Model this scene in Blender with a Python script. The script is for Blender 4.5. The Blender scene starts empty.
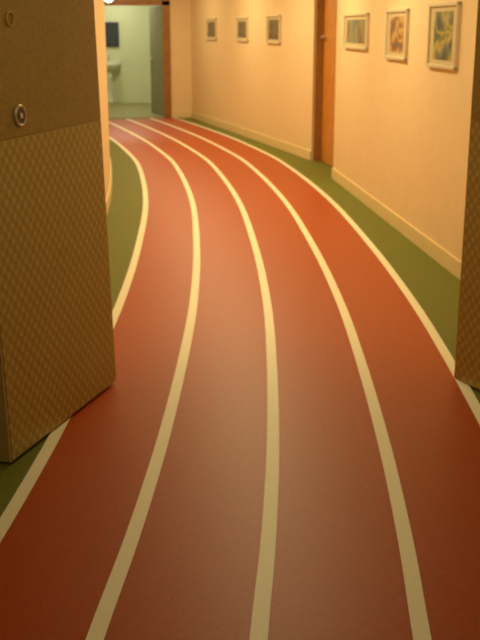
import bpy, bmesh, math
from mathutils import Vector, Matrix
sc=bpy.context.scene
sc.view_settings.view_transform='Standard'
sc.view_settings.look='None'
CEIL=2.5
def lin(c):
    return tuple(((v/255)/12.92 if v/255<=.04045 else ((v/255+.055)/1.055)**2.4) for v in c)+(1,)
def mat(name,rgb,rough=.6,metal=0,noise=0,nscale=200,bump=0,spec=.5):
    m=bpy.data.materials.new(name); m.use_nodes=True; nt=m.node_tree; b=nt.nodes['Principled BSDF']
    c=lin(rgb); b.inputs['Base Color'].default_value=c; b.inputs['Roughness'].default_value=rough
    b.inputs['Metallic'].default_value=metal; b.inputs['Specular IOR Level'].default_value=spec
    tc=nt.nodes.new('ShaderNodeTexCoord'); n=nt.nodes.new('ShaderNodeTexNoise'); n.inputs['Scale'].default_value=nscale
    n.inputs['Detail'].default_value=4
    nt.links.new(tc.outputs['Object'],n.inputs['Vector'])
    r=nt.nodes.new('ShaderNodeValToRGB')
    lo=tuple(v*(1-noise) for v in c[:3])+(1,); hi=tuple(min(1,v*(1+noise)) for v in c[:3])+(1,)
    r.color_ramp.elements[0].position=.3; r.color_ramp.elements[1].position=.7
    r.color_ramp.elements[0].color=lo; r.color_ramp.elements[1].color=hi
    nt.links.new(n.outputs['Fac'],r.inputs['Fac']); nt.links.new(r.outputs['Color'],b.inputs['Base Color'])
    if bump:
        bp=nt.nodes.new('ShaderNodeBump'); bp.inputs['Strength'].default_value=bump; bp.inputs['Distance'].default_value=.002
        nt.links.new(n.outputs['Fac'],bp.inputs['Height']); nt.links.new(bp.outputs['Normal'],b.inputs['Normal'])
    return m
def emat(name,rgb,s):
    m=bpy.data.materials.new(name); m.use_nodes=True; b=m.node_tree.nodes['Principled BSDF']
    b.inputs['Emission Color'].default_value=lin(rgb); b.inputs['Emission Strength'].default_value=s; b.inputs['Base Color'].default_value=lin(rgb)
    return m
def mesh(name,verts,faces,m,parent=None,smooth=False):
    me=bpy.data.meshes.new(name); me.from_pydata(verts,[],faces); me.update()
    bm=bmesh.new(); bm.from_mesh(me); bmesh.ops.recalc_face_normals(bm,faces=bm.faces); bm.to_mesh(me); bm.free()
    o=bpy.data.objects.new(name,me); sc.collection.objects.link(o); me.materials.append(m)
    if parent: o.parent=parent
    if smooth:
        for p in me.polygons: p.use_smooth=True
    return o
def box(name,x0,x1,y0,y1,z0,z1,m,parent=None,bevel=0):
    v=[(x,y,z) for z in (z0,z1) for x,y in ((x0,y0),(x1,y0),(x1,y1),(x0,y1))]
    f=[(0,1,2,3),(4,5,6,7),(0,1,5,4),(1,2,6,5),(2,3,7,6),(3,0,4,7)]
    o=mesh(name,v,f,m,parent)
    if bevel:
        b=o.modifiers.new('b','BEVEL'); b.width=bevel; b.segments=2
    return o
def empty(name,loc=(0,0,0),rz=0):
    e=bpy.data.objects.new(name,None); sc.collection.objects.link(e); e.location=loc; e.rotation_euler=(0,0,rz); e.empty_display_size=.1; return e
def cyl(name,loc,r,d,m,parent=None,axis='Y',seg=32,r2=None):
    bm=bmesh.new(); bmesh.ops.create_cone(bm,cap_ends=True,segments=seg,radius1=r,radius2=r if r2 is None else r2,depth=d)
    me=bpy.data.meshes.new(name); bm.to_mesh(me); bm.free()
    o=bpy.data.objects.new(name,me); sc.collection.objects.link(o); me.materials.append(m)
    if axis=='Y': o.rotation_euler=(math.pi/2,0,0)
    if axis=='X': o.rotation_euler=(0,math.pi/2,0)
    o.location=loc
    if parent:o.parent=parent
    return o
def torus(name,loc,R,r,m,parent=None):
    bpy.ops.mesh.primitive_torus_add(major_radius=R,minor_radius=r,major_segments=40,minor_segments=12)
    o=bpy.context.object; o.name=name; o.rotation_euler=(math.pi/2,0,0); o.location=loc; o.data.materials.append(m)
    if parent:o.parent=parent
    return o

# ---------- centre line of the track (world metres, plan) ----------
P=[(-.28,-2.5),(-.12,-.2),(.049,2.3),(.090,2.83),(.130,3.63),(.155,4.69),(.158,5.7),(.115,7.15),(-.02,9.33),(-.33,11.83),(-.59,13.12),(-1.02,14.84),(-1.70,17.08),(-2.0,17.95)]
def cr(P,n=14):
    out=[]
    Q=[P[0]]+P+[P[-1]]
    for i in range(1,len(Q)-2):
        for k in range(n):
            t=k/n; a,b,c,d=[Vector(q) for q in Q[i-1:i+3]]
            lb=(c-b).length; t1=(c-a)/max((c-a).length,1e-6)*lb; t2=(d-b)/max((d-b).length,1e-6)*lb
            h=(2*t**3-3*t*t+1)*b+(t**3-2*t*t+t)*t1+(-2*t**3+3*t*t)*c+(t**3-t*t)*t2
            out.append(h)
    out.append(Vector(P[-1])); return out
C=cr(P)
for _ in range(12):
    C=[C[0]]+[(C[i-1]+2*C[i]+C[i+1])/4 for i in range(1,len(C)-1)]+[C[-1]]
def normals(C):
    N=[]
    for i in range(len(C)):
        t=(C[min(i+1,len(C)-1)]-C[max(i-1,0)]).normalized(); N.append(Vector((t.y,-t.x)))
    return N
N=normals(C)
def off(d): return [c+n*d for c,n in zip(C,N)]
def ribbon(name,a,b,z,m,parent=None,thick=.003):
    n=len(a); v=[(p.x,p.y,z) for p in a]+[(p.x,p.y,z) for p in b]+[(p.x,p.y,z-thick) for p in a]+[(p.x,p.y,z-thick) for p in b]
    f=[]
    for i in range(n-1):
        f+=[(i,i+1,n+i+1,n+i),(2*n+i,2*n+i+1,3*n+i+1,3*n+i),(i,i+1,2*n+i+1,2*n+i),(n+i,n+i+1,3*n+i+1,3*n+i)]
    f+=[(0,n,3*n,2*n),(n-1,2*n-1,4*n-1,3*n-1)]
    return mesh(name,v,f,m,parent)
def wallstrip(name,pts,z0,z1,th,m):
    pts=[Vector(p) for p in pts]; NN=normals(pts); o2=[p+n*th for p,n in zip(pts,NN)]
    n=len(pts); v=[(p.x,p.y,z) for z in (z0,z1) for p in pts]+[(p.x,p.y,z) for z in (z0,z1) for p in o2]
    f=[]
    for i in range(n-1):
        f+=[(i,i+1,n+i+1,n+i),(2*n+i,2*n+i+1,3*n+i+1,3*n+i),(i,i+1,2*n+i+1,2*n+i),(n+i,n+i+1,3*n+i+1,3*n+i)]
    f+=[(0,n,3*n,2*n),(n-1,2*n-1,4*n-1,3*n-1)]
    return mesh(name,v,f,m)

# ---------- materials ----------
M_track=mat('track_rubber',(172,72,8),.42,noise=.14,nscale=110,bump=.15,spec=.28)
M_line=mat('line_paint',(244,238,208),.5,noise=.05)
M_green=mat('green_rubber',(108,112,34),.6,noise=.18,nscale=110,bump=.2,spec=.25)
M_wall=mat('wall_paint',(234,208,166),.7,noise=.02,nscale=6)
M_base=mat('skirting_paint',(230,208,160),.5,noise=.02,nscale=6,spec=.3)
M_ceil=mat('ceiling_paint',(225,215,195),.8,noise=.02,nscale=6)
M_wood=mat('door_wood',(198,132,52),.4,noise=.15,nscale=12)
M_frame=mat('frame_wood',(152,104,50),.45,noise=.15,nscale=12)
M_edge=mat('leaf_edging',(200,178,115),.4,noise=.05)
M_upper=mat('leaf_upper_laminate',(164,138,62),.5,noise=.15,nscale=70,bump=.3)
M_metal=mat('brushed_steel',(205,198,180),.35,metal=.6,noise=.05)
M_dark=mat('dark_lock',(30,38,60),.3,noise=.05)
M_roomwall=mat('far_room_paint',(208,210,172),.7,noise=.02,nscale=5)
M_roomfloor=mat('far_room_floor',(135,125,80),.5,noise=.08,nscale=40)
M_greydoor=mat('grey_door_paint',(132,134,108),.5,noise=.05,nscale=8)
M_ceramic=mat('ceramic',(205,206,182),.3,noise=.01)
M_silver=mat('picture_frame_silver',(215,206,180),.4,metal=.2,noise=.03)
M_mount=mat('picture_mount',(205,190,150),.6,noise=.02)
M_emit=emat('lamp_glow',(255,225,170),6)
M_emitw=emat('lamp_glow_white',(255,250,225),9)
M_trimw=mat('lamp_trim',(230,225,210),.4,noise=.01)

def patterned(name):
    m=mat(name,(150,118,62),.42); nt=m.node_tree; b=nt.nodes['Principled BSDF']
    tc=nt.nodes.new('ShaderNodeTexCoord'); sp=nt.nodes.new('ShaderNodeSeparateXYZ'); nt.links.new(tc.outputs['Object'],sp.inputs[0])
    def mth(op,a,bb=None):
        n=nt.nodes.new('ShaderNodeMath'); n.operation=op
        for i,x in enumerate((a,bb)):
            if x is None: continue
            if isinstance(x,(int,float)): n.inputs[i].default_value=x
            else: nt.links.new(x,n.inputs[i])
        return n.outputs[0]
    k=2*math.pi/.052
    s1=mth('COSINE',mth('MULTIPLY',mth('ADD',sp.outputs[0],mth('MULTIPLY',sp.outputs[2],.9)),k))
    s2=mth('COSINE',mth('MULTIPLY',mth('SUBTRACT',sp.outputs[0],mth('MULTIPLY',sp.outputs[2],.9)),k))
    pr=mth('MULTIPLY',mth('ADD',mth('ADD',s1,s2),2),.25)
    r=nt.nodes.new('ShaderNodeValToRGB'); nt.links.new(pr,r.inputs[0])
    r.color_ramp.elements[0].position=.4; r.color_ramp.elements[0].color=lin((172,148,70)); r.color_ramp.elements[1].position=.85; r.color_ramp.elements[1].color=lin((198,176,98))
    nt.links.new(r.outputs[0],b.inputs['Base Color'])
    bp=nt.nodes.new('ShaderNodeBump'); bp.inputs['Strength'].default_value=.18; bp.inputs['Distance'].default_value=.004
    nt.links.new(pr,bp.inputs['Height']); nt.links.new(bp.outputs[0],b.inputs['Normal'])
    return m
M_pat=patterned('embossed_kick_panel')

def art(name,cols,scale,seed):
    m=bpy.data.materials.new(name); m.use_nodes=True; nt=m.node_tree; b=nt.nodes['Principled BSDF']; b.inputs['Roughness'].default_value=.4
    tc=nt.nodes.new('ShaderNodeTexCoord'); mp=nt.nodes.new('ShaderNodeMapping'); mp.inputs['Location'].default_value=(seed,seed*2,seed*.7)
    n=nt.nodes.new('ShaderNodeTexNoise'); n.inputs['Scale'].default_value=scale; n.inputs['Detail'].default_value=1.5; n.inputs['Distortion'].default_value=.6
    nt.links.new(tc.outputs['Object'],mp.inputs[0]); nt.links.new(mp.outputs[0],n.inputs['Vector'])
    r=nt.nodes.new('ShaderNodeValToRGB'); nt.links.new(n.outputs['Fac'],r.inputs[0])
    e=r.color_ramp.elements; e[0].position=.34; e[0].color=lin(cols[0]); e[1].position=.64; e[1].color=lin(cols[-1])
    for i,c in enumerate(cols[1:-1]):
        x=e.new(.34+.3*(i+1)/(len(cols)-1)); x.color=lin(c)
    nt.links.new(r.outputs[0],b.inputs['Base Color']); return m

# ---------- floor & track ----------
box('floor',-5,3.2,-2.6,18.3,-.1,0,M_green)
track=ribbon('running_track',off(-.86),off(.86),.004,M_track,thick=.0038)
hw=.024
for i,d in enumerate((-.86,-.43,0,.43,.86)):
    ribbon('lane_line_%d'%(i+1),off(d-hw),off(d+hw),.0065,M_line,track,thick=.0023)

# ---------- walls ----------
RW=[(1.60,4.40),(1.42,6.275),(1.0,10.76)]
RF=[(.87,12.27),(.147,14.84),(-.86,18.3)]
wallstrip('wall_right',RW,0,CEIL,.15,M_wall)
wallstrip('baseboard_right',RW,.0,.11,-.015,M_base)
wallstrip('wall_right_far',RF,0,CEIL,.15,M_wall)
wallstrip('baseboard_right_far',RF,.0,.11,-.015,M_base)
wallstrip('wall_over_door',[(1.0,10.76),(.87,12.27)],2.06,CEIL,.15,M_wall)
LW=[p for p in off(-1.2) if p.y>4.45 and p.y<17.9]+[Vector((-3.3,18.3))]
wallstrip('wall_left',LW,0,CEIL,-.15,M_wall)
wallstrip('baseboard_left',LW,0,.11,.015,M_base)
d=Vector((.965-1.15,12.2-10.82)); L=d.length; ang=math.atan2(d.y,d.x)
e=empty('door_1',(1.15,10.82,0),ang)
box('leaf',.06,L-.05,-.05,-.01,.01,2.0,M_wood,e,.003)
box('frame_near',0,.06,-.08,.06,0,2.06,M_wood,e)
box('frame_far',L-.05,L,-.08,.08,0,2.06,M_frame,e)
box('frame_head',.06,L-.05,-.08,.06,2.0,2.06,M_frame,e)
cyl('handle_rose',(L-.14,0,1.45),.028,.02,M_metal,e)
cyl('handle_grip',(L-.17,.035,1.45),.011,.10,M_metal,e,'X')
cyl('handle_neck',(L-.14,.02,1.45),.009,.05,M_metal,e)

# end wall with doorway
DX0,DX1=-2.55,-1.31
box('wall_end_right',DX1,-.5,18.3,18.45,0,CEIL,M_wall)
box('wall_end_left',-5,DX0,18.3,18.45,0,CEIL,M_wall)
box('wall_end_over',DX0,DX1,18.3,18.45,1.99,CEIL,M_wall)
box('baseboard_end',DX1+.08,-.87,18.285,18.3,0,.11,M_base)
e=empty('door_frame',(0,18.3,0))
box('jamb_right',DX1-.05,DX1+.08,-.03,.17,0,2.0,M_frame,e)
box('jamb_left',DX0-.08,DX0+.03,-.03,.17,0,2.0,M_frame,e)
box('head',DX0-.08,DX1+.08,-.03,.17,1.93,2.03,M_frame,e)
# far room
box('floor_far_room',-4.2,-.6,18.3,22.2,-.1,.002,M_roomfloor)
box('wall_far_room_back',-4.2,-.6,22,22.2,0,CEIL,M_roomwall)
box('wall_far_room_right',-.9,-.7,18.45,22,0,CEIL,M_roomwall)
box('wall_far_room_left',-4.2,-4,18.45,22,0,CEIL,M_roomwall)
e=empty('door_2',(-1.36,18.5,0),math.radians(111))
box('leaf',0,.9,-.04,0,.01,1.93,M_greydoor,e,.003)
cyl('handle_rose',(.82,.01,1.0),.028,.02,M_metal,e); cyl('handle_grip',(.77,.04,1.0),.011,.1,M_metal,e,'X')
# wash basin on pedestal
e=empty('wash_basin',(-2.78,21.99,.85))
def lathe(nm,prof,cy,sx,sy,m,par):
    bm=bmesh.new(); seg=32; rings=[]
    for r,z in prof:
        rings.append([bm.verts.new((math.cos(a)*r*sx, cy+math.sin(a)*r*sy, z)) for a in [2*math.pi*i/seg for i in range(seg)]])
    for a,b in zip(rings,rings[1:]):
        for i in range(seg): bm.faces.new((a[i],a[(i+1)%seg],b[(i+1)%seg],b[i]))
    bmesh.ops.remove_doubles(bm,verts=bm.verts,dist=.0005)
    me=bpy.data.meshes.new(nm); bm.to_mesh(me); bm.free(); o=bpy.data.objects.new(nm,me); sc.collection.objects.link(o); me.materials.append(m); o.parent=par
    for p in me.polygons:p.use_smooth=True
    return o
lathe('bowl',[(.02,-.20),(.12,-.18),(.22,-.08),(.25,0),(.23,.0),(.20,-.06),(.10,-.14),(.0,-.15)],-.22,1.05,.85,M_ceramic,e)
lathe('pedestal',[(0,-.17),(.09,-.17),(.07,-.35),(.07,-.65),(.11,-.8),(.12,-.848),(0,-.848)],-.2,1,1,M_ceramic,e)
box('back_ledge',-.24,.24,-.08,0,-.06,.03,M_ceramic,e,.01)
cyl('tap',(0,-.06,.08),.012,.12,M_metal,e,'Z'); cyl('tap_spout',(0,-.11,.13),.01,.12,M_metal,e,'Y')
e=empty('wall_mirror',(-2.78,21.99,1.42))
box('surround',-.22,.22,-.03,0,-.25,.25,M_dark,e,.005)
box('glass',-.19,.19,-.034,-.03,-.22,.22,mat('mirror_glass',(70,80,92),.15,.5),e)

# ---------- near double doors ----------
box('wall_door_left',-2.0,-.66,4.33,4.45,0,CEIL,M_wall)
box('wall_door_right',1.09,2.0,4.40,4.48,0,CEIL,M_wall)
box('wall_over_double_door',-.66,1.09,4.36,4.45,2.15,CEIL,M_wall)
def leaf(name,hx,hy,ex,ey,side,lock,tilt=0):
    d=Vector((ex-hx,ey-hy)); L=d.length
    e=empty(name,(hx,hy,0),math.atan2(d.y,d.x))
    y0,y1=(-.045,0) if side>0 else (0,.045)
    f=1 if side>0 else -1
    box('core',0,L,min(y0,y1),max(y0,y1),.008,2.08,M_edge,e,.002)
    def skin(n,x0,x1,z0,z1,m,t=.004):
        for s,yy in (('a',(y1 if side>0 else y0)),('b',(y0 if side>0 else y1))):
            ss=f if s=='a' else -f
            a,b=yy,yy+ss*t
            box(n+'_'+s,x0,x1,min(a,b),max(a,b),z0,z1,m,e,.0008)
    skin('lower_panel',.004,L-.010,.012,1.17,M_pat)
    skin('upper_panel',.004,L-.010,1.174,2.07,M_upper)
    fy=(y1+.006) if side>0 else (y0-.006)
    torus('lock_ring',(L-lock,fy+f*.002,1.245),.034,.006,M_metal,e)
    cyl('lock_cylinder',(L-lock,fy,1.245),.032,.012,M_dark,e)
    cyl('lock_slot',(L-lock,fy+f*.005,1.245),.010,.008,M_metal,e)
    torus('indicator_ring',(L-lock+.01,fy,1.575),.024,.003,M_edge,e)
    for z in (.25,1.05,1.85): cyl('hinge_%d'%int(z*100),(-.004,(y0 if side>0 else y1),z),.005,.09,M_edge,e,'Z')
    # leaf may hang very slightly out of plumb
    if tilt:
        e.matrix_world=Matrix.Translation((hx,hy,.009))@Matrix.Rotation(math.radians(tilt),4,'Y')@Matrix.Rotation(math.atan2(d.y,d.x),4,'Z')
    return e
leaf('double_door_leaf',-.562,4.27,-.845,3.39,1,.255,-1.2)
leaf('double_door_leaf',.985,4.34,1.345,3.52,-1,.185)
e=empty('door_frame',(0,0,0))
box('jamb_left',-.70,-.66,4.30,4.47,0,2.15,M_edge,e); box('jamb_right',1.07,1.12,4.38,4.50,0,2.15,M_edge,e)
box('head',-.70,1.12,4.36,4.47,2.1,2.15,M_edge,e)
box('wall_lobby_left',-2.0,-1.85,-2.6,4.33,0,CEIL,M_wall); box('wall_lobby_right',1.85,2.0,-2.6,4.40,0,CEIL,M_wall)
box('wall_lobby_back',-2,2,-2.75,-2.6,0,CEIL,M_wall)
box('ceiling',-5,3.2,-2.75,22.2,CEIL,CEIL+.1,M_ceil)

# ---------- pictures ----------
def picture(p0,p1,s,w,z,h,mt,mw=.075):
    p0=Vector(p0);p1=Vector(p1); d=(p1-p0); t=d.normalized(); c=p0+t*s
    e=empty('framed_picture',(c.x,c.y,z),math.atan2(t.y,t.x))
    fw=.022
    box('backing',-w/2+.005,w/2-.005,.001,.012,-h/2+.005,h/2-.005,M_mount,e)
    for n,a in (('rail_top',(-w/2,w/2,h/2-fw,h/2)),('rail_bottom',(-w/2,w/2,-h/2,-h/2+fw)),('stile_1',(-w/2,-w/2+fw,-h/2,h/2)),('stile_2',(w/2-fw,w/2,-h/2,h/2))):
        box(n,a[0],a[1],.001,.026,a[2],a[3],M_silver,e,.002)
    iw,ih=w/2-mw,h/2-.055
    box('print',-iw,iw,.012,.0145,-ih,ih,mt,e)
def sD(p0,p1,D):
    p0=Vector(p0);p1=Vector(p1); return (p1-p0).length*(D-p0.y)/(p1.y-p0.y)
a1=art('print_a',[(70,90,75),(100,115,55),(190,168,80),(120,130,95),(60,72,75)],5,1)
a2=art('print_b',[(85,95,60),(180,120,50),(205,180,110),(150,85,60),(90,100,90)],6,3)
a3=art('print_c',[(100,112,105),(150,145,105),(125,105,70)],4,5)
a4=art('print_d',[(72,68,60),(130,112,84),(80,78,72)],5,8)
picture(RW[1],RW[2],sD(RW[1],RW[2],6.91),.66,1.50,.42,a1,.12)
picture(RW[1],RW[2],sD(RW[1],RW[2],8.17),.66,1.50,.38,a2,.12)
picture(RW[1],RW[2],sD(RW[1],RW[2],9.75),1.05,1.52,.32,a3,.12)
picture(RF[0],RF[1],sD(RF[0],RF[1],13.75),.58,1.53,.36,a4)
picture(RF[1],RF[2],sD(RF[1],RF[2],15.2),.56,1.53,.34,a4)
picture(RF[1],RF[2],sD(RF[1],RF[2],16.9),.60,1.53,.34,a4)

# ---------- lamps ----------
def lamp(x,y,pw,col,em=M_emit,r=.11):
    e=empty('ceiling_downlight',(x,y,CEIL))
    torus('trim_ring',(0,0,-.006),r,.012,M_trimw,e).rotation_euler=(0,0,0)
    cyl('lens',(0,0,-.006),r-.008,.01,em,e,'Z')
    l=bpy.data.lights.new('lamp','AREA'); l.shape='DISK'; l.size=r*2; l.energy=pw; l.color=col
    o=bpy.data.objects.new('lamp',l); sc.collection.objects.link(o); o.location=(0,0,-.03); o.parent=e
warm=(1,.83,.42)
for x,y,p in ((0,.6,2.0),(.1,2.6,6.4),(.25,5.6,21),(.25,7.8,29),(.1,10,30),(-.3,12.2,30),(-.8,14.4,28),(-1.5,16.6,19)):
    lamp(x,y,p,warm)
lamp(-2.2,19.6,26,(1,1,.74),M_emitw,.2); lamp(-2.6,21.2,12,(1,1,.74),M_emitw,.2)
e=empty('pendant_lamp',(-2.2,17.6,2.05))
bm=bmesh.new(); bmesh.ops.create_uvsphere(bm,u_segments=24,v_segments=16,radius=.085); me=bpy.data.meshes.new('globe'); bm.to_mesh(me); bm.free()
o=bpy.data.objects.new('globe',me); sc.collection.objects.link(o); me.materials.append(M_emitw); o.parent=e
for p in me.polygons:p.use_smooth=True
cyl('cord',(0,0,.265),.004,.37,M_dark,e,'Z'); cyl('ceiling_rose',(0,0,.44),.04,.02,M_trimw,e,'Z'); cyl('cap',(0,0,.09),.03,.03,M_metal,e,'Z')
w=bpy.data.worlds.new('w'); sc.world=w; w.use_nodes=True
w.node_tree.nodes['Background'].inputs[0].default_value=(1,.8,.55,1); w.node_tree.nodes['Background'].inputs[1].default_value=.05

# ---------- camera ----------
cd=bpy.data.cameras.new('camera'); cam=bpy.data.objects.new('camera',cd); sc.collection.objects.link(cam)
cd.sensor_fit='VERTICAL'; cd.sensor_height=24; cd.lens=24*1000/640
cam.location=(0,0,1.55); cam.rotation_euler=(math.radians(90-16.28),0,0)
cd.dof.use_dof=True; cd.dof.focus_distance=2.0; cd.dof.aperture_fstop=6
sc.camera=cam
